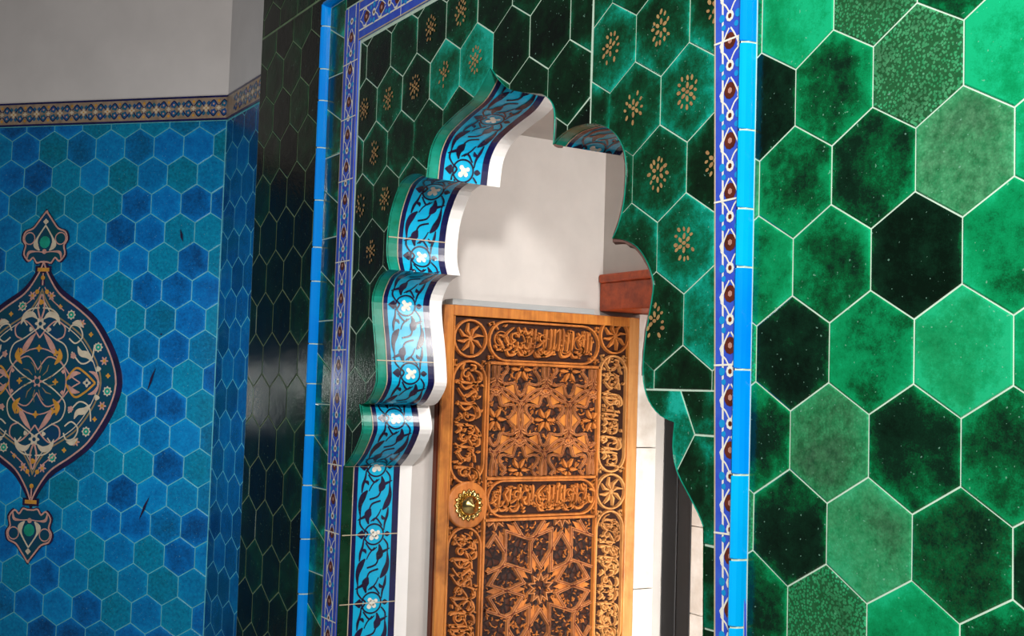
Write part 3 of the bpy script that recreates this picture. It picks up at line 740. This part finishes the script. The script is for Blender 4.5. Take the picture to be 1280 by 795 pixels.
for pp in (full_path[:iT + 1], full_path[iE - 1:]):
    path = pp; lining('jamb_tiles', -.05, .30, JAMBG, lab='dark green tiles edging the jamb')
path = full_path
lining('dark_border', .32, .47, NAVY)
lining('scroll_band', .47, 1.68, TURQ, lab='turquoise band with black vine scrolls')
lining('dark_border', 1.68, 1.9, NAVY)
lining('plaster_edge', 1.9, 2.33, PLASTER_LIT, lab='white plaster edge behind the tile band')
mb = MB()
PW = 1.21; PER = 2.12
def vine(t0):
    f = PER / 1.8
    def rb(pts, mat=INK, h=.012, both=True):
        for fl in ((0, 1) if both else (0,)):
            q = []
            for p in smooth_path(pts, 4):
                w_, t = p[0], p[1]
                if fl: w_, t = 1 - w_, 1.8 - t
                q.append((t0 - t * f, .47 + PW * w_, (p[2] if len(p) > 2 else .035) * 1.15))
            ribbon(mb, FA, q, mat, h)
    n = 20
    rb([(.5 + .27 * math.cos(2 * math.pi * k / n), .27 * math.sin(2 * math.pi * k / n), .045) for k in range(n + 1)], both=False)
    rb([(.90, .47, .03), (.92, .75, .11), (.84, 1.0, .17), (.72, 1.16, .04)])
    rb([(.66, .27, .04), (.70, .42, .13), (.68, .55, .21), (.62, .68, .05)])
    rb([(.70, .50, .10), (.84, .44, .07), (.97, .38, .02)])
    rb([(.66, .62, .04), (.58, .80, .05), (.34, .88, .05)])
    rb([(.78, .12, .04), (.90, .28, .05), (.90, .47, .04)])
    rb([(.22, .10, .03), (.20, .30, .06), (.14, .50, .08), (.12, .70, .03)])
    rb([(.28, .22, .04), (.45, .42, .05), (.6, .34, .03)])
    rb([(.16, .40, .03), (.26, .42, .09), (.30, .50, .02)])
    rb([(.68, 1.14, .03), (.6, 1.3, .04), (.46, 1.45, .04)])
    rb([(.02, 0, .02), (.09, 0, .14), (.17, 0, .24), (.22, 0, .10)], both=False)
    rb([(.22, -.12, .05), (.33, -.02, .05), (.22, .14, .05)], both=False)
    rb([(.80, 0, .05), (.88, 0, .15), (.97, 0, .02)], both=False)
    # white blossom
    for dw, dt, r in ((.02, 0, .085), (-.06, .09, .07), (.08, .08, .06), (-.05, -.08, .06), (.12, -.05, .055)):
        disc(mb, FA, t0 - dt * f, .47 + PW * (.5 + dw), r * 1.15, WHITE, .016, 10)
k = 0
t = T0 + PER * 17
tt = T0
tmin = 0
ts = []
t = T0
while t - PER > 0: ts.append(t); t -= PER
t = T0 + PER
while t < LEN[-1] - 1: ts.append(t); t += PER
for t in ts: vine(t)
for t in [T0 + .0, T0 - 4.24, T0 - 8.48, T0 - 2.12, T0 - 6.36, T0 + 4.6, T0 + 9.0, LEN[-1] - (LEN[-1] - T0) * .0 - 14.4]:
    mb.face([FA(t - .015, .0, .013), FA(t + .015, .0, .013), FA(t + .015, 1.9, .013), FA(t - .015, 1.9, .013)], CREAM)
for i_ in range(0, 1):
    for w_ in (.31,):
        rows = []
        for j, (x, z) in enumerate(path):
            _, _, nx, nz = at(LEN[j] + 1e-4); rows.append([P(x + nx * .014, w_ - .014, z + nz * .014), P(x + nx * .014, w_ + .014, z + nz * .014)])
        mb.strip(rows, CREAM)
mb.build('vine_scrolls', arch, weld=False, label='black vine scrolls with white blossoms')
# raw mortar bead along the right half of the cut edge
mb = MB(); rows = []
rr = random.Random(3)
def mortar(i0, i1):
    rows = []
    for i in range(i0, i1):
        t = LEN[i] + 1e-4; x, z, nx, nz = at(t); k = (.11 + rr.uniform(-.02, .03)) * min(1, (i - i0 + .3) / 2)
        rows.append([P(x, -.03, z), P(x + nx * k * .6, -.02, z + nz * k * .6), P(x + nx * k, .06, z + nz * k), P(x + nx * k * .8, .2, z + nz * k * .8), P(x, .25, z)])
    mb.strip(rows, MORTAR)
ix = lambda f: next(i for i, p in enumerate(path) if f(p))
mortar(ix(lambda p: p[0] > -8.62 and p[1] < 1.45), ix(lambda p: p[0] > -8.52 and p[1] < .45) + 1)
mortar(ix(lambda p: p[0] > -5.95 and p[1] < .2), ix(lambda p: p[0] > -5 and p[1] < -5.0))
mb.build('mortar_edge', arch, weld=False, label='rough brown mortar edge')

def strap(mb, pts, rect, closed=False, w=.13, cv=.13):
    ribbon(mb, FD, pts, W_STRAP, -.09, w, carved=cv, closed=closed, rect=rect)
    ribbon(mb, FD, pts, W_EDGE, -.09 + cv + .004, w * .22, closed=closed, rect=rect)
def leaflets(mb, rect, n, seed, mat):
    rr = random.Random(seed)
    for k in range(n):
        y, z, t = rr.uniform(rect[0] + .05, rect[2] - .05), rr.uniform(rect[1] + .05, rect[3] - .05), rr.uniform(0, 6.3)
        d = rr.uniform(.05, .09); ribbon(mb, FD, [(y - d * math.cos(t), z - d * math.sin(t), .02), (y, z, .05), (y + d * math.cos(t + .7), z + d * math.sin(t + .7), .02)], mat, -.09, carved=.05)
# ------------------------------------------------------------------ DOOR LEAF, folded back against the passage wall
Y0, Y1, ZD = 3.06, 10.98, -2.6
door = thing('carved_wooden_door', P(XD - .2, 7, ZFLOOR), 'carved orange-brown wooden door leaf with inscriptions, strapwork panels and brass boss, standing inside the arch', 'door'); door['kind'] = 'thing'
mb = MB(); mb.box((XD - .42, Y0, ZFLOOR + .15), (XD - .19, Y1, ZD), W_EDGE)
mb.build('leaf_core', door, bevel=.0)
def board(name, y0, y1, z0, z1, mat, h=0.0, back=-.10, bev=.002, lab=None, par=None):
    mb = MB(); mb.box((XD + back, y0, z0), (XD + h, y1, z1), mat); return mb.build(name, par or door, bevel=bev, label=lab)
board('outer_stile', Y0, 3.42, ZFLOOR + .15, ZD, W_FRAME, .04)
board('outer_stile', 10.55, Y1, ZFLOOR + .15, ZD, W_LIT, .04, lab='outer stile coloured pale as if daylit')
board('top_rail', 3.42, 10.55, -2.94, ZD, W_FRAME, .04)
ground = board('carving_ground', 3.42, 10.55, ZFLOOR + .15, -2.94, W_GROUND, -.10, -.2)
def frame_line(mb, rect, wd, mat, h=-.1, cv=.12):
    y0, z0, y1, z1 = rect
    ribbon(mb, FD, [(y0, z0), (y1, z0), (y1, z1), (y0, z1)], mat, h, wd, carved=cv, closed=True)
def cartouche(mb, a0, a1, b0, b1, horiz, mat):
    """lobed long frame; a along, b across"""
    W_ = b1 - b0; r = W_ / 2; bc = (b0 + b1) / 2; pts = []
    for k in range(13):
        t = math.pi / 2 - math.pi * k / 12; pts.append((a1 - r + r * math.cos(t), bc + r * .96 * math.sin(t)))
    for k in range(13):
        t = -math.pi / 2 - math.pi * k / 12; pts.append((a0 + r + r * math.cos(t), bc + r * .96 * math.sin(t)))
    if not horiz: pts = [(b, a) for a, b in pts]
    ribbon(mb, FD, pts, mat, -.1, .09, carved=.12, closed=True)
def calligraphy(mb, a0, a1, b0, b1, horiz, mat, seed, G=FD):
    L = a1 - a0; Wc = b1 - b0; rr = random.Random(seed); out = []
    x = .16 * Wc
    while x < L - .16 * Wc:
        edge = min(1, min(x, L - x) / (.35 * Wc) * .5 + .5)
        top = (.86 + rr.uniform(-.04, .05)); kind = rr.random(); sl = rr.uniform(-.04, .04)
        if kind < .45:      # alif / lam with wedge and bowl
            out.append([(x + sl, top * Wc * edge, .05), (x + .02 * Wc, .8 * Wc * edge, .11), (x, .45 * Wc, .08), (x - .03 * Wc, .30 * Wc, .07)])
            if rr.random() < .6: out.append([(x, .34 * Wc, .07), (x - .12 * Wc, .2 * Wc, .10), (x - .30 * Wc, .16 * Wc, .09), (x - .40 * Wc, .30 * Wc, .03)])
            x += Wc * rr.uniform(.11, .16)
        elif kind < .62:    # kaf: slanted sweep
            out.append([(x, .25 * Wc, .06), (x + .22 * Wc, .32 * Wc, .09), (x + .05 * Wc, .62 * Wc, .08), (x + .30 * Wc, .86 * Wc * edge, .04)]); x += Wc * rr.uniform(.2, .26)
        elif kind < .8:     # waw / loop
            c = (x + .1 * Wc, .62 * Wc); out.append([(c[0] + .09 * Wc * math.cos(q), c[1] + .09 * Wc * math.sin(q), .06) for q in [i * .7 for i in range(8)]] + [(x, .42 * Wc, .07), (x - .12 * Wc, .36 * Wc, .03)])
            out.append([(x + .2 * Wc, .40 * Wc, .04), (x + .12 * Wc, .18 * Wc, .10), (x - .06 * Wc, .14 * Wc, .10), (x - .14 * Wc, .26 * Wc, .04)]); x += Wc * rr.uniform(.17, .22)
        else:               # teeth
            out.append([(x, .5 * Wc, .05), (x + .04 * Wc, .36 * Wc, .08), (x + .14 * Wc, .34 * Wc, .08), (x + .17 * Wc, .50 * Wc, .05)])
            out.append([(x + .02 * Wc, .88 * Wc * edge, .05), (x + .12 * Wc, .72 * Wc, .10), (x + .22 * Wc, .80 * Wc * edge, .05)])
            x += Wc * rr.uniform(.19, .24)
    for k in range(int(L / Wc * 15)):   # dots and leaflets
        px, py = rr.uniform(.12 * Wc, L - .12 * Wc), rr.uniform(.1, .9) * Wc; t = rr.uniform(0, 3.14)
        d = .06 * Wc; out.append([(px - d * math.cos(t), py - d * math.sin(t), .03), (px, py, .085), (px + d * math.cos(t), py + d * math.sin(t), .03)])
    vines = []
    x = .3 * Wc
    while x < L - .2 * Wc:             # thin spiral vine behind the letters
        sg = rr.choice((-1, 1)); vines.append([(x + (.30 - .024 * i) * Wc * math.cos(i * .62) * .9, .5 * Wc + sg * (.30 - .024 * i) * Wc * math.sin(i * .62), .035) for i in range(11)]); x += .5 * Wc
    def put(pts, h, cv, sw):
        q = []
        for p in smooth_path(pts, 3):
            a, b = a0 + p[0], b0 + p[1]
            a = min(max(a, a0 + .05), a1 - .05); b = min(max(b, b0 + .05), b1 - .05)
            q.append(((a, b, p[2] * sw) if horiz else (b1 + b0 - b, a, p[2] * sw)))
        ribbon(mb, G, q, mat, h, carved=cv)
    for p in vines: put(p, -.1, .07, 1.2)
    for p in out: put(p, -.1, .13, 1.0 * min(1.15, Wc))
def rosette(mb, y, z, r, mat, seed):
    ribbon(mb, FD, circle(y, z, r, 28), mat, -.1, .09, carved=.12, closed=True)
    for k in range(8):
        t = math.radians(45 * k + 10); ribbon(mb, FD, [(y + .08 * math.cos(t), z + .08 * math.sin(t), .05), (y + .45 * r * math.cos(t + .25), z + .45 * r * math.sin(t + .25), .13), (y + .85 * r * math.cos(t), z + .85 * r * math.sin(t), .04)], mat, -.1, carved=.12)
    disc(mb, FD, y, z, .1, mat, .02, 8)
def corner_leaves(mb, y, z, mat, rr):
    for k in range(3):
        t = rr.uniform(0, 6.28); ribbon(mb, FD, [(y - .12 * math.cos(t), z - .12 * math.sin(t), .03), (y, z, .09), (y + .12 * math.cos(t + .4), z + .12 * math.sin(t + .4), .03)], mat, -.1, carved=.1)
def band(name, a0, a1, b0, b1, horiz, seed, mat=W_CARVE, ends=True):
    mb = MB(); cartouche(mb, a0, a1, b0, b1, horiz, mat); calligraphy(mb, a0 + .05, a1 - .05, b0 + .04, b1 - .04, horiz, mat, seed)
    rr = random.Random(seed); W_ = b1 - b0
    for a in (a0 + .07, a1 - .07):
        for b in (b0 + .12, b1 - .12): corner_leaves(mb, *((a, b) if horiz else (b, a)), mat, rr)
    return mb.build(name, door, weld=False)
CL0, CL1, CR0, CR1 = 3.46, 4.74, 9.32, 10.51
band('inscription_band', 4.80, 9.24, -4.36, -3.0, True, 11)
band('inscription_band', 4.92, 9.24, -9.50, -8.28, True, 12)
band('inscription_band', -8.36, -4.40, CL0, CL1, False, 13)
band('inscription_band', -14.3, -9.78, CL0, CL1, False, 14)
band('inscription_band', -8.05, -4.0, CR0, CR1, False, 15, W_LIT)
band('inscription_band', -14.1, -9.42, CR0, CR1, False, 16, W_LIT)
band('inscription_band', -20.6, -15.6, CL0, CL1, False, 17); band('inscription_band', -20.6, -15.6, CR0, CR1, False, 18, W_LIT)
band('inscription_band', 4.92, 9.24, -17.6, -16.4, True, 19); 
for y, z, s_, m in ((4.08, -3.66, 1, W_CARVE), (9.93, -3.3, 2, W_CARVE), (9.93, -8.74, 3, W_LIT), (4.1, -15.0, 4, W_CARVE), (9.93, -14.9, 5, W_LIT), (4.1, -21.4, 6, W_CARVE), (9.93, -21.4, 7, W_LIT)):
    mb = MB(); rosette(mb, y, z, .60, m, s_); mb.build('rosette', door, weld=False)
mb = MB()    # mouldings between the fields
for z in (-4.43, -8.22, -9.58, -16.3, -17.7, -22.3):
    ribbon(mb, FD, [(4.8, z), (9.28, z)], W_CARVE, -.1, .13, carved=.15)
for y in (4.80, 9.27):
    ribbon(mb, FD, [(y, -22.3), (y, -4.4)], W_CARVE, -.1, .11, carved=.15)
for y in (3.45, 10.53): ribbon(mb, FD, [(y, ZFLOOR + .3), (y, -2.95)], W_FRAME, -.1, .07, carved=.14)
mb.build('moulding', door, weld=False)
# upper panel: interlaced rounded strapwork with six-petalled flowers and hexagonal bosses
RU = (4.90, -8.14, 9.18, -4.50)
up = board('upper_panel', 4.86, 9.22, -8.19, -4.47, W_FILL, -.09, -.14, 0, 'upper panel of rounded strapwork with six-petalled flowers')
mb = MB(); leaflets(mb, RU, 380, 6, W_CARVE); y_c, z_c = 7.07, -6.28; ax, az = 1.96, 1.80
for i in range(-4, 5):
    for j in range(-3, 4):
        cy, cz = y_c + ax * (i + .5 * (j % 2)), z_c + az * j * .93
        if not (RU[0] - 1.6 < cy < RU[2] + 1.6 and RU[1] - 1.6 < cz < RU[3] + 1.6): continue
        strap(mb, [(cy + (.70 + .17 * math.cos(6 * q + math.pi)) * math.cos(q), cz + (.70 + .17 * math.cos(6 * q + math.pi)) * math.sin(q)) for q in [math.pi * i_ / 30 for i_ in range(60)]], RU, True, .10, .115)
        strap(mb, circle(cy, cz, 1.07, 40), RU, True, .11, .13)
        for k in range(6):
            t = math.radians(60 * k)
            ribbon(mb, FD, [(cy + .08 * math.cos(t), cz + .08 * math.sin(t), .05), (cy + .24 * math.cos(t), cz + .24 * math.sin(t), .17), (cy + .42 * math.cos(t), cz + .42 * math.sin(t), .03)], W_CARVE, -.09, carved=.12, rect=RU)
        for k in range(6):
            t = math.radians(60 * k + 30); by, bz = cy + ax / R3 * math.cos(t), cz + ax / R3 * math.sin(t) * .93
            hx = [(by + .27 * math.cos(math.radians(60 * q + 30)), bz + .27 * math.sin(math.radians(60 * q + 30))) for q in range(6)]
            if k in (1, 3): ribbon(mb, FD, hx, W_STRAP, -.09, .06, carved=.11, closed=True, rect=RU)
            if k in (1, 3) and RU[0] + .1 < by < RU[2] - .1 and RU[1] + .1 < bz < RU[3] - .1: disc(mb, FD, by, bz, .15, W_CARVE, -.02, petals=6, depth=.4)
        # smooth kites between the straps
        for k in range(6):
            t = math.radians(60 * k); a_, b_ = .58, 1.0
            kt = [(cy + a_ * math.cos(t), cz + a_ * math.sin(t)), (cy + .84 * math.cos(t + .25), cz + .84 * math.sin(t + .25)), (cy + 1.0 * math.cos(t), cz + 1.0 * math.sin(t)), (cy + .84 * math.cos(t - .25), cz + .84 * math.sin(t - .25))]
            if all(RU[0] < p[0] < RU[2] and RU[1] < p[1] < RU[3] for p in kt): mb.face([FD(*p, -.03) for p in kt], W_FRAME)
mb.build('strapwork', up, weld=False)
for nm, rect, cz in (('lower_panel', (4.96, -16.22, 9.18, -9.66), -11.9), ('bottom_panel', (4.96, -22.25, 9.18, -17.8), -20)):
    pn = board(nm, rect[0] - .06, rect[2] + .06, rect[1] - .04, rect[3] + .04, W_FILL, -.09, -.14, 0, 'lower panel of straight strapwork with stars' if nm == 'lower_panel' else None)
    mb = MB(); leaflets(mb, rect, 700, 5, W_CARVE); ap = 1.32; Rr = ap / math.cos(math.pi / 10)
    def hankin(pg, th):
        n = len(pg); mids = [((pg[i][0] + pg[(i + 1) % n][0]) / 2, (pg[i][1] + pg[(i + 1) % n][1]) / 2) for i in range(n)]
        dr = [math.atan2(pg[(i + 1) % n][1] - pg[i][1], pg[(i + 1) % n][0] - pg[i][0]) for i in range(n)]
        out = []
        for i in range(n):
            j = (i + 1) % n; a, b = mids[i], mids[j]; d1, d2 = dr[i] + th, dr[j] + math.pi - th
            c1, s1, c2, s2 = math.cos(d1), math.sin(d1), math.cos(d2), math.sin(d2); den = c1 * s2 - s1 * c2
            if abs(den) < 1e-6: continue
            t = ((b[0] - a[0]) * s2 - (b[1] - a[1]) * c2) / den
            if t < 0 or t > 3: continue
            out.append([a, (a[0] + c1 * t, a[1] + s1 * t), b])
        return out
    v1 = (2 * ap, 0); v2 = (2 * ap * math.cos(math.radians(72)), 2 * ap * math.sin(math.radians(72)))
    for i in range(-6, 7):
        for j in range(-6, 7):
            c = (7.07 + i * v1[0] + j * v2[0], cz + i * v1[1] + j * v2[1])
            if not (rect[0] - 3.5 < c[0] < rect[2] + 3.5 and rect[1] - 4.5 < c[1] < rect[3] + 4.5): continue
            dec = [(c[0] + Rr * math.cos(math.radians(18 + 36 * k)), c[1] + Rr * math.sin(math.radians(18 + 36 * k))) for k in range(10)]
            for pth in hankin(dec, math.radians(72)): strap(mb, pth, rect)
            d2 = lambda o: [(p[0] + o[0], p[1] + o[1]) for p in dec]
            # inner ten-pointed star ring
            st = [(c[0] + (.50 if k % 2 else .28) * math.cos(math.radians(18 * k)), c[1] + (.50 if k % 2 else .28) * math.sin(math.radians(18 * k))) for k in range(20)]
            ribbon(mb, FD, st, W_STRAP, -.09, .06, carved=.12, closed=True, rect=rect)
            for k in range(10):
                t = math.radians(36 * k)
                kt = [(c[0] + r_ * math.cos(t + o_), c[1] + r_ * math.sin(t + o_)) for r_, o_ in ((.56, 0), (.90, .13), (1.16, 0), (.90, -.13))]
                if all(rect[0] < p[0] < rect[2] and rect[1] < p[1] < rect[3] for p in kt): mb.face([FD(*p, -.05) for p in kt], W_CARVE)
            # bow-tie gap between four decagons c, c+v1, c+v2, c+v1+v2
            A = dec; B = d2(v1); Cc = d2(v2); Dd = d2((v1[0] + v2[0], v1[1] + v2[1]))
            ctr = (c[0] + (v1[0] + v2[0]) / 2, c[1] + (v1[1] + v2[1]) / 2)
            allp = []
            for q in A + B + Cc + Dd:
                if math.hypot(q[0] - ctr[0], q[1] - ctr[1]) < Rr * .92 and not any(math.hypot(q[0] - r_[0], q[1] - r_[1]) < .01 for r_ in allp): allp.append(q)
            allp.sort(key=lambda q: math.atan2(q[1] - ctr[1], q[0] - ctr[0]))
            if len(allp) == 6:
                for pth in hankin(allp, math.radians(72)): strap(mb, pth, rect)
    mb.build('strapwork', pn, weld=False)
# brass boss
boss_y, boss_z = 4.16, -9.06
def lathe(mb, prof, mat, n=32, scal=None):
    rows = []
    for k in range(n + 1):
        t = 2 * math.pi * k / n
        rows.append([P(XD + h, boss_y + (r * (1 + (scal or 0) * math.cos(16 * t)) ) * math.cos(t), boss_z + (r * (1 + (scal or 0) * math.cos(16 * t))) * math.sin(t)) for r, h in prof])
    mb.strip(rows, mat)
mb = MB(); lathe(mb, [(.76, -.1), (.76, .02), (.70, .05), (.60, .03), (.56, .05), (.5, .05), (0, .05)], W_CARVE); mb.build('wooden_rose', door, smooth=True)
mb = MB(); lathe(mb, [(.50, .05), (.50, .09), (.44, .13), (.40, .10), (.0, .10)], BRASS, 96, .07)
pl = mb.build('brass_boss', door, smooth=True, label='brass boss with a scalloped rim')
mb = MB(); lathe(mb, [(.33, .10), (.34, .16), (.30, .24), (.22, .33), (.10, .38), (.06, .44), (.0, .46)], BRASS); mb.build('dome', pl, smooth=True)
mb = MB()
for k in range(20):
    t = 2 * math.pi * k / 20; y, z = boss_y + .43 * math.cos(t), boss_z + .43 * math.sin(t)
    rows = []
    for i in range(7):
        rows.append([P(XD + .12 + .05 * math.cos(math.pi / 2 * j / 3), y + .04 * math.sin(math.pi / 2 * j / 3) * math.cos(i * math.pi / 3), z + .04 * math.sin(math.pi / 2 * j / 3) * math.sin(i * math.pi / 3)) for j in range(4)])
    mb.strip(rows, BRASS)
mb.build('beading', pl, smooth=True)

# ------------------------------------------------------------------ things around the door
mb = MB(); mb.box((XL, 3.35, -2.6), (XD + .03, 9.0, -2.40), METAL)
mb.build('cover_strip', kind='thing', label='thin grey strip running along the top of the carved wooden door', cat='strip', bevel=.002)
lin = thing('lintel_beam', P(-11, 9.6, -2.4), 'red-brown wooden lintel beam over the far end of the passage above the carved door', 'beam'); lin['kind'] = 'thing'
mb = MB(); mb.box((XL + .005, 9.58, -2.42), (XRR - .01, 11.9, -1.42), LINTEL); mb.build('beam', lin, bevel=.004)
mb = MB(); mb.box((XL + .005, 9.50, -1.42), (XRR - .01, 11.9, -1.115), LINTEL); mb.build('cornice_strip', lin, bevel=.006)
mb = MB()
mb.box((XL + .01, 11.08, -7.2), (XL + .42, 11.95, -2.45), MARBLE); mb.box((XL + .01, 11.08, -12.2), (XL + .42, 11.95, -7.23), MARBLE); mb.box((XL + .01, 11.08, ZFLOOR), (XL + .42, 11.95, -12.23), MARBLE)
mb.build('door_jamb', kind='thing', label='white marble jamb behind the hinge edge of the carved door', cat='door jamb', bevel=.002)
post = thing('black_post', P(-18.9, 12.8, ZFLOOR), 'tall black post beside the white marble jamb, seen through the right foot of the arch', 'post'); post['kind'] = 'thing'
mb = MB(); mb.box((-19.7, 12.6, ZFLOOR), (-18.95, 13.2, ZC), DARKWOOD); mb.build('post_half', post, bevel=.004)
mb = MB(); mb.box((-18.87, 12.6, ZFLOOR), (-18.16, 13.2, ZC), DARKWOOD); mb.build('post_half', post, bevel=.004)
mb = MB(); mb.box((-18.95, 12.68, ZFLOOR), (-18.87, 13.1, ZC), simple('brown_bead', (.16, .09, .08), .4)); mb.build('bead', post)
mb = MB()
for a, b in ((ZFLOOR, -16.02), (-16.0, -12.95), (-12.93, -9.9), (-9.88, -3)):
    mb.box((-18.14, 12.62, a), (-15.4, 13.6, b), MARBLE)
mb.build('marble_pillar', kind='thing', label='sunlit white marble pillar right of the black post', cat='pillar', bevel=.002)
